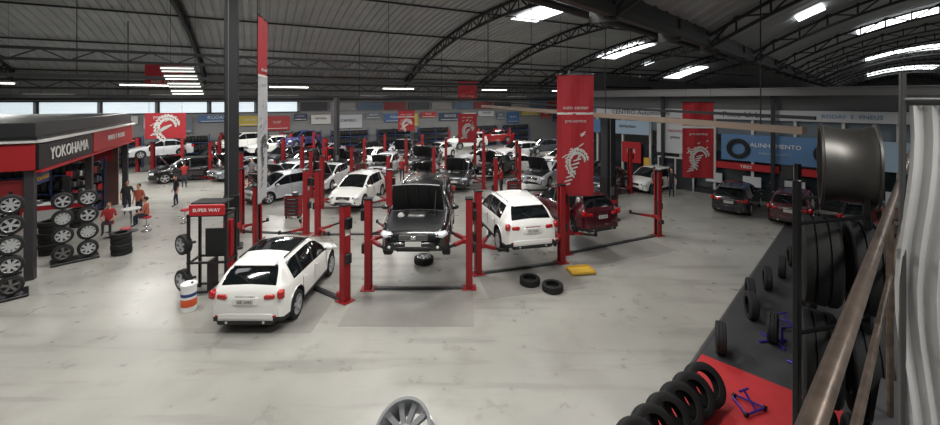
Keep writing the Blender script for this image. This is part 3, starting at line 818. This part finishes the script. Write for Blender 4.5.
for a,s,r_ in((10.9,2.5,60),(13.2,2.3,70),(12.3,1.7,50),(14.2,2.5,62),(15.6,2.3,60),(17.0,2.1,50),(18.4,2.0,60),(14.8,1.3,80),(11.5,1.0,70),(19.8,1.9,45),(21.4,1.9,60),(16.4,1.2,60),(17.8,1.2,60),(19.2,1.1,70)): up_tyre(a,s,r_,stand=(a in(12.3,11.5)),r=.36)
mb=MB(T((0,0,.028)))
for i in range(6):
    x,y=W(6.5+i*.46,2.65-.07*i)
    lean=math.radians(38); r_=.39
    tyre(mb,T((x,y,r_*math.cos(lean)+.11*math.sin(lean)))@R(12)@R(-38,'X'),r_,.22)
mb.obj('tyre_row')
def jack(a,s,rot):
    x,y=W(a,s); mb=MB(T((x,y,.028))@R(rot))
    mb.cyl((-.25,-.18,.05),(.25,-.18,.05),.022,bluemet,8); mb.cyl((-.25,-.18,.05),(-.05,.25,.05),.02,bluemet,8); mb.cyl((.25,-.18,.05),(.05,.25,.05),.02,bluemet,8)
    mb.cyl((0,-.2,.05),(0,.05,.3),.02,bluemet,8); mb.cyl((-.12,.05,.3),(.12,.05,.3),.02,bluemet,8)
    for p in((-.25,-.18),(.25,-.18),(0,.25)): mb.lathe([(.001,-.02),(.05,-.02),(.05,.02),(.001,.02)],10,rubber,T((p[0],p[1],.05)))
    return mb.obj('wheel_dolly')
jack(9.3,1.7,20); jack(7.4,1.2,0); jack(13.4,1.6,10)
def changer(a,s,rot):
    x,y=W(a,s); mb=MB(T((x,y,.012))@R(rot))
    mb.box((0,0,.4),(.7,.8,.8),dark,bev=.04); mb.lathe([(.001,0),(.28,0),(.28,.06),(.001,.07)],20,steel,T((0,0,.82))@R(90,'X'))
    mb.box((-.4,.35,1.1),(.16,.16,1.9),redp,bev=.02); mb.box((-.1,.35,1.95),(.75,.12,.12),redp,bev=.02); mb.cyl((.2,.2,1.4),(.2,.2,2.1),.03,chrome,8)
    mb.box((.2,.28,1.98),(.1,.2,.1),black); mb.box((.05,-.5,.1),(.4,.25,.04),black)
    return mb.obj('tyre_changer')
changer(17,-.6,0); changer(21,-.6,0); changer(14,-.9,10)

# ---------- foreground right ----------
rust=mat('worn_pipe',(112,98,88),.35,.5,noise=.35,nscale=18,bump=.15)
mb=MB()
def railp(D,z,o=-.2): return (1.15*D+o,D,z)
mb.cyl(railp(.2,5.45),railp(14,5.45),.019,rust,16); mb.cyl(railp(.2,5.12),railp(14,5.12),.012,rust,12)
for D in(.35,2.0,4.0,6.2,8.6,11.5): mb.cyl(railp(D,4.42),railp(D,5.45),.015,rust,10); mb.lathe([(.03,0),(.03,.05)],12,rust,T(railp(D,5.41))@R(90,'X'))
mb.obj('pipe_railing')
deckm=mat('mezzanine_deck',(72,72,74),.6,noise=.15)
mb=MB()
p=[(1.15*-1.5-.28,-1.5),(1.15*14.5-.28,14.5),(1.15*14.5+2.2,13.5),(2.5,-1.5)]
mb.add([(x,y,4.42) for x,y in p]+[(x,y,4.2) for x,y in p],[[0,1,2,3],[4,5,6,7],[0,1,5,4],[1,2,6,5],[2,3,7,6],[3,0,4,7]],deckm); mb.obj('mezzanine_floor',0)
mb=MB()
posts=[(1.88,2.30),(2.42,2.43),(2.36,2.88),(2.95,2.98)]
for i,(x,y) in enumerate(posts): mb.box((x,y,2.77),(.034,.034,5.54),black,R(20),bev=.004)
for z in(5.29,4.66,4.03,3.4,2.7,1.9,1.2,.5):
    for a_,b_ in((0,1),(2,3),(0,2),(1,3)):
        mb.cyl((*posts[a_],z),(*posts[b_],z),.012,black,8)
mb.obj('tall_tyre_rack')
rimd=mat('raw_rim',(105,103,100),.42,.8)
def barrel(M,r=.25,w=.3,rimd=rimd,name='wheel_rim'):
    mb=MB(M)
    pr=[(r*.9,-w*.5),(r,-w*.5),(r*1.0,-w*.46),(r*.95,-w*.44),(r*.93,-w*.34),(r*.88,-w*.26),(r*.87,w*.1),(r*.90,w*.24),(r*.93,w*.36),(r*.95,w*.44),(r,w*.46),(r,w*.5),(r*.9,w*.5),(r*.86,w*.3),(r*.82,w*.1),(r*.82,-w*.2),(r*.86,-w*.4)]
    mb.lathe(pr,48,rimd,None,closed=True)
    for i in range(10):
        A=R(36*i,'Y'); mb.add([(-.018,w*.2,.03),(.018,w*.2,.03),(.018,w*.3,.03),(-.018,w*.3,.03),(-.024,w*.26,r*.86),(.024,w*.26,r*.86),(.02,w*.38,r*.86),(-.02,w*.38,r*.86)],[[0,1,2,3],[4,5,6,7],[0,1,5,4],[1,2,6,5],[2,3,7,6],[3,0,4,7]],rimd,A)
    mb.lathe([(.001,w*.33),(.06,w*.31),(.07,w*.16),(.001,w*.16)],16,rimd)
    return mb.obj(name)
barrel(T((2.45,2.60,5.30+.277))@R(52),.27,.27)
def ntyre(X,Y,Z,rot,r=.3,w=.2):
    mb=MB(T((X,Y,Z))@R(rot)); tyre(mb,Matrix.Identity(4),r,w,40)
    wr_=[(r*.62,-w*.4),(r*.55,-w*.2),(r*.55,w*.2),(r*.62,w*.4)]
    mb.lathe(wr_,32,rimd); mb.lathe([(r*.55,w*.15),(.03,w*.2)],32,rimd)
    return mb.obj('mounted_wheel')
for z in(4.66,4.03,3.4): ntyre(2.28,2.62,z+.295,55,.28,.2); ntyre(2.47,2.50,z+.295,55,.28,.18)
plasm=mat('grey_plastic_sheet',(222,222,220),.3,0,noise=.08,nscale=4,bump=.2)
mb=MB();vs=[];fs=[];N=72;K=14
P0=Vector((1.60,1.48,0));P1=Vector((2.1,1.05,0));dr=(P1-P0);nn=Vector((dr.y,-dr.x,0)).normalized()
for i in range(N+1):
    for j in range(K+1):
        q=i/N; z=4.43+1.55*j/K; p=P0+dr*q+nn*(.012*math.sin(q*95)+.01*math.sin(j*.7+q*9))
        p=p+dr.normalized()*(.02*math.sin(j*.6)) ; vs.append((p.x,p.y,z))
for i in range(N):
    for j in range(K): k=i*(K+1)+j; fs.append([k,k+1,k+K+2,k+K+1])
mb.add(vs,fs,plasm); mb.cyl((1.60,1.48,4.42),(1.60,1.48,6.1),.01,steel,8); mb.cyl((1.60,1.48,6.0),(2.1,1.05,6.0),.01,steel,8); mb.cyl((2.1,1.05,4.42),(2.1,1.05,6.1),.01,steel,8)
mb.obj('plastic_sheet_curtain',60)
mb=MB(T((-.47,3.0,0)))
for x in(-.25,.25):
    for y in(-.25,.25): mb.box((x,y,1.66),(.04,.04,3.32),black)
for z in(.3,1.3,2.3,3.3): mb.box((0,0,z),(.56,.56,.03),black)
mb.obj('shelf_tower')
alloyb=mat('bright_alloy',(205,207,210),.3,.6)
barrel(T((-.47,2.98,3.49))@R(-25)@R(122,'X'),.215,.24,alloyb)

# ---------- lamps -------------
def fixture(x,y,z,rot,L=2.4,zc=None,power=0):
    mb=MB(T((x,y,z))@R(rot)); mb.box((0,0,.06),(L,.3,.08),offw,bev=.02)
    for s_ in(-.08,.08): mb.cyl((-L/2+.05,s_,0),(L/2-.05,s_,0),.025,tube,8)
    h=RH.inverted()@Vector((x,y,0)); zc=zc or zmain(max(0,min(46,h.y)))
    for s_ in(-1,1): mb.cyl((s_*L*.4,0,.1),(s_*L*.4,0,zc-.02-z),.006,dark,4)
    mb.obj('fluorescent_lamp')
    if power:
        l=bpy.data.lights.new('lamp_light','AREA'); l.shape='RECTANGLE'; l.size=L; l.size_y=.28; l.energy=power; l.color=(1,.98,.94)
        o=bpy.data.objects.new('fluorescent_light',l); o.location=(x,y,z-.05); o.rotation_euler=(0,0,math.radians(rot)); bpy.context.scene.collection.objects.link(o)
PW=410
for t,z in((14,10.8),(20,12.0)):
    for u in(-12,-3,6,14,22):
        x,y=Hh(t,u)
        if y-x<7 or y<4: continue
        if y<22: 
            h_=zmain(t)-.5; z_=min(max(z,6+y/4+.6),h_); fixture(x,y,z_,28,3.0,power=PW if u>-10 else PW*.5)
for t,z in((31,6.9),(39,6.35)):
    for u in(-13,-6,2,10,19,27): 
        x,y=Hh(t,u)
        if y-x>18: fixture(x,y,z,28,2.6,power=PW)
for (x,y,z,p_) in((-2,6,9.2,PW*.9),(-9,7,9.2,PW*.55),(2,9,9.4,PW*.9)):  # out-of-frame fixtures added overhead near the camera as fill light
    fixture(x,y,z,28,3.0,power=p_)
for a,s,pw in((26,-5,230),(8,-4,230),(40,-5,230),(1,-2,200)):  # last entry: unseen fixture added behind the camera to brighten the plastic curtain
    x,y=W(a,s); fixture(x,y,9.3,45,3.0,zc=zsec(s),power=pw)
for t in(20,23,26):
    x,y=Hh(t,-9.5); l=bpy.data.lights.new('lamp_light','AREA'); l.size=.6; l.energy=30
    o=bpy.data.objects.new('kiosk_light',l); o.location=(x,y,3.2); bpy.context.scene.collection.objects.link(o)
mb=MB(T((-14.0,19.5,6.9))@R(10)@R(-50,'X'))
for i in range(4):
    mb.box((0,i*.46-.7,.05),(1.5,.34,.06),steel,bev=.02)
    for s_ in(-.09,.09): mb.cyl((-.7,i*.46-.7+s_,-.01),(.7,i*.46-.7+s_,-.01),.025,tube2,8)
for s_ in(-.6,.6): mb.box((s_,0,.1),(.05,1.9,.05),dark)
mb.M=T((-14.0,19.5,6.9))
for i in(0,1): mb.cyl((-.6+1.2*i,.0,.1),(-.6+1.2*i,.0,5.2),.01,dark,4)
mb.obj('hanging_lamp_cluster')

# ---------- people -----------
def person(X,Y,Z,head,pose,shirt,pants,hair=hairm,sc=1.0):
    import bmesh
    sit=pose=='sit'
    dz=-.44 if sit else 0
    J={}
    J['pel']=((0,0,.95+dz),.125);J['sp']=((0.01,0,1.14+dz),.12);J['ch']=((0.02,0,1.34+dz),.14);J['nk']=((.02,0,1.48+dz),.06);J['nk2']=((.03,0,1.56+dz),.052)
    for k,sy in(('l',1),('r',-1)):
        J['sh'+k]=((.01,sy*.18,1.41+dz),.06)
        if sit: J['el'+k]=((.06,sy*.25,1.14+dz),.043); J['wr'+k]=((.28,sy*.18,1.08+dz),.03)
        elif pose=='work': J['el'+k]=((.16,sy*.24,1.22),.043); J['wr'+k]=((.4,sy*.16,1.3),.03)
        else: J['el'+k]=((-.02,sy*.25,1.14),.043); J['wr'+k]=((.07,sy*.26,.9),.03)
        J['hp'+k]=((0,sy*.09,.9+dz),.09)
        if sit: J['kn'+k]=((.42,sy*.12,.52),.06);J['an'+k]=((.4,sy*.12,.1),.04);J['to'+k]=((.56,sy*.13,.045),.035)
        else:
            st=.1*sy if pose=='walk' else 0
            J['kn'+k]=((.03+st,sy*.1,.5),.06);J['an'+k]=((0+st*1.2,sy*.1,.1),.04);J['to'+k]=((.16+st*1.2,sy*.12,.045),.035)
    E=[('pel','sp','s'),('sp','ch','s'),('ch','nk','s'),('nk','nk2','k')]
    for k in'lr': E+=[('ch','sh'+k,'s'),('sh'+k,'el'+k,'s'),('el'+k,'wr'+k,'k'),('pel','hp'+k,'p'),('hp'+k,'kn'+k,'p'),('kn'+k,'an'+k,'p'),('an'+k,'to'+k,'f')]
    ks=list(J); bm=bmesh.new(); lay=bm.verts.layers.skin.verify()
    bv={}
    for k in ks:
        v=bm.verts.new(J[k][0]); v[lay].radius=(J[k][1],J[k][1]*(1.15 if k in('ch','pel','sp') else 1)); v[lay].use_root=(k=='pel'); bv[k]=v
    for a,b_,_ in E: bm.edges.new((bv[a],bv[b_]))
    me=bpy.data.meshes.new('p'); bm.to_mesh(me); bm.free()
    ob=bpy.data.objects.new('p',me); bpy.context.scene.collection.objects.link(ob)
    ob.modifiers.new('s','SKIN'); sb=ob.modifiers.new('ss','SUBSURF'); sb.levels=1
    dg=bpy.context.evaluated_depsgraph_get(); me2=bpy.data.meshes.new_from_object(ob.evaluated_get(dg))
    mb=MB(T((X,Y,Z))@R(head)@Matrix.Scale(sc,4))
    mm={'s':shirt,'k':skin,'p':pants,'f':shoe}; ms=[]
    for p in me2.polygons:
        c=p.center;best=None
        for a,b_,l in E:
            A=Vector(J[a][0]);B=Vector(J[b_][0]);d=B-A; q=max(0,min(1,(c-A).dot(d)/d.length_squared)); ds=(c-(A+d*q)).length-(J[a][1]*(1-q)+J[b_][1]*q)
            if best is None or ds<best[0]: best=(ds,l)
        ms.append(mm[best[1]])
    mb.add([tuple(v.co) for v in me2.vertices],[list(p.vertices) for p in me2.polygons],ms)
    bpy.data.objects.remove(ob)
    hz=1.66+dz
    mb.ell((.04,0,hz),(.095,.075,.12),skin,16,12); mb.ell((.06,0,hz-.06),(.065,.055,.06),skin,12,8)
    mb.ell((.02,0,hz+.03),(.1,.083,.105),hair,14,10)
    mb.cyl((.12,0,hz+.02),(.15,0,hz-.02),.012,skin,6,.018)
    for sy in(-1,1): mb.ell((.125,sy*.03,hz+.012),(.01,.014,.008),black,6,4); mb.ell((.03,sy*.078,hz),(.02,.012,.03),skin,8,6)
    mb.ell((.125,0,hz-.055),(.01,.025,.007),mat('lips',(150,80,75),.5),8,4)
    for k,sy in(('l',1),('r',-1)):
        w=Vector(J['wr'+k][0]);e=Vector(J['el'+k][0]);d=(w-e).normalized()
        side=Vector((1,0,0)) if abs(d.x)<.7 else Vector((0,1,0))
        mb.cyl(w-d*.01,w+d*.09,.028,skin,8,.036)
        inn=Vector((0,-sy,0))
        for i in range(4):
            b0=w+d*.085+side*(.026*(i-1.5)*.8); l=[.06,.07,.066,.05][i]
            m1=b0+d*l*.55; mb.cyl(b0,m1,.009,skin,6); mb.cyl(m1,m1+(d+inn*.6).normalized()*l*.5,.008,skin,6,.006)
        b0=w+d*.03+side*.03; mb.cyl(b0,b0+(d+side*.8).normalized()*.05,.011,skin,6,.008)
    return mb.obj('person',50)
tred=mat('shirt_red',(150,36,38),.8);tor=mat('shirt_orange',(165,85,65),.8);tbk=mat('shirt_black',(30,30,34),.8);twh=mat('shirt_white',(200,200,200),.8);tgr=mat('shirt_grey',(100,102,108),.8)
person(-15.7,17.4,.24,-60,'sit',tred,jeans)
person(-14.8,18.3,.24,200,'sit',tor,jeans)
person(-16.7,20.2,0,-90,'stand',tor,jeans)
person(-18.0,21.0,0,-40,'stand',tbk,jeans)
person(-16.6,22.6,0,-120,'walk',tbk,jeans)
person(12.5,24.8,0,-120,'stand',tbk,jeans); person(11.6,25.2,0,-60,'walk',tgr,jeans)
person(-12.8,22.3,0,60,'work',tred,jeans); person(-3.2,24.5,0,120,'work',tred,jeans); person(2.0,25.4,0,150,'work',tred,jeans); person(-15.8,29.0,0,-90,'stand',tgr,jeans)
person(-5.0,29.5,0,-90,'stand',tred,jeans);person(1.5,34.5,0,-90,'stand',tbk,jeans);person(-11.6,35.5,0,200,'work',tred,jeans);person(6.8,31.5,0,-90,'walk',tred,jeans);person(-19.5,27.3,0,120,'work',tred,jeans)
def stool(x,y):
    mb=MB(T((x,y,0))); c=redp
    mb.lathe([(.001,.0),(.2,.0),(.2,.03),(.05,.05),(.03,.06)],18,chrome,R(90,'X'))
    mb.cyl((0,0,.03),(0,0,.6),.025,chrome,8)
    mb.lathe([(.001,.6),(.17,.6),(.19,.64),(.17,.69),(.001,.7)],18,c,R(90,'X'))
    mb.lathe([(.14,.25),(.15,.26),(.14,.27)],18,chrome,R(90,'X'),closed=True)
    mb.cyl((-.14,0,.26),(.14,0,.26),.01,chrome,6); mb.cyl((0,-.14,.26),(0,.14,.26),.01,chrome,6)
    return mb.obj('bar_stool')
stool(-15.7,17.4);stool(-14.8,18.3);stool(-14.3,16.6);stool(-13.9,19.5)
mb=MB(T((-15.5,18.3,0))); mb.lathe([(.001,0),(.26,0),(.26,.02),(.04,.04)],20,black,R(90,'X')); mb.cyl((0,0,.02),(0,0,1.0),.035,chrome,8); mb.lathe([(.001,1.0),(.36,1.0),(.36,1.04),(.001,1.04)],24,offw,R(90,'X')); mb.obj('bar_table')

# ---------- world / camera ----------
w=bpy.data.worlds.new('world'); bpy.context.scene.world=w; w.use_nodes=True
w.node_tree.nodes['Background'].inputs[0].default_value=(.82,.85,.88,1); w.node_tree.nodes['Background'].inputs[1].default_value=.2
cam=bpy.data.cameras.new('camera'); co=bpy.data.objects.new('camera',cam); bpy.context.scene.collection.objects.link(co)
co.location=(0,0,6); co.rotation_euler=(math.radians(90),0,0)
cam.sensor_fit='HORIZONTAL'; cam.sensor_width=36; cam.lens=36*400/940; cam.shift_y=(100-212.5)/940; cam.clip_end=400; cam.clip_start=.05
bpy.context.scene.camera=co
try: bpy.context.scene.view_settings.view_transform='Standard'
except: pass
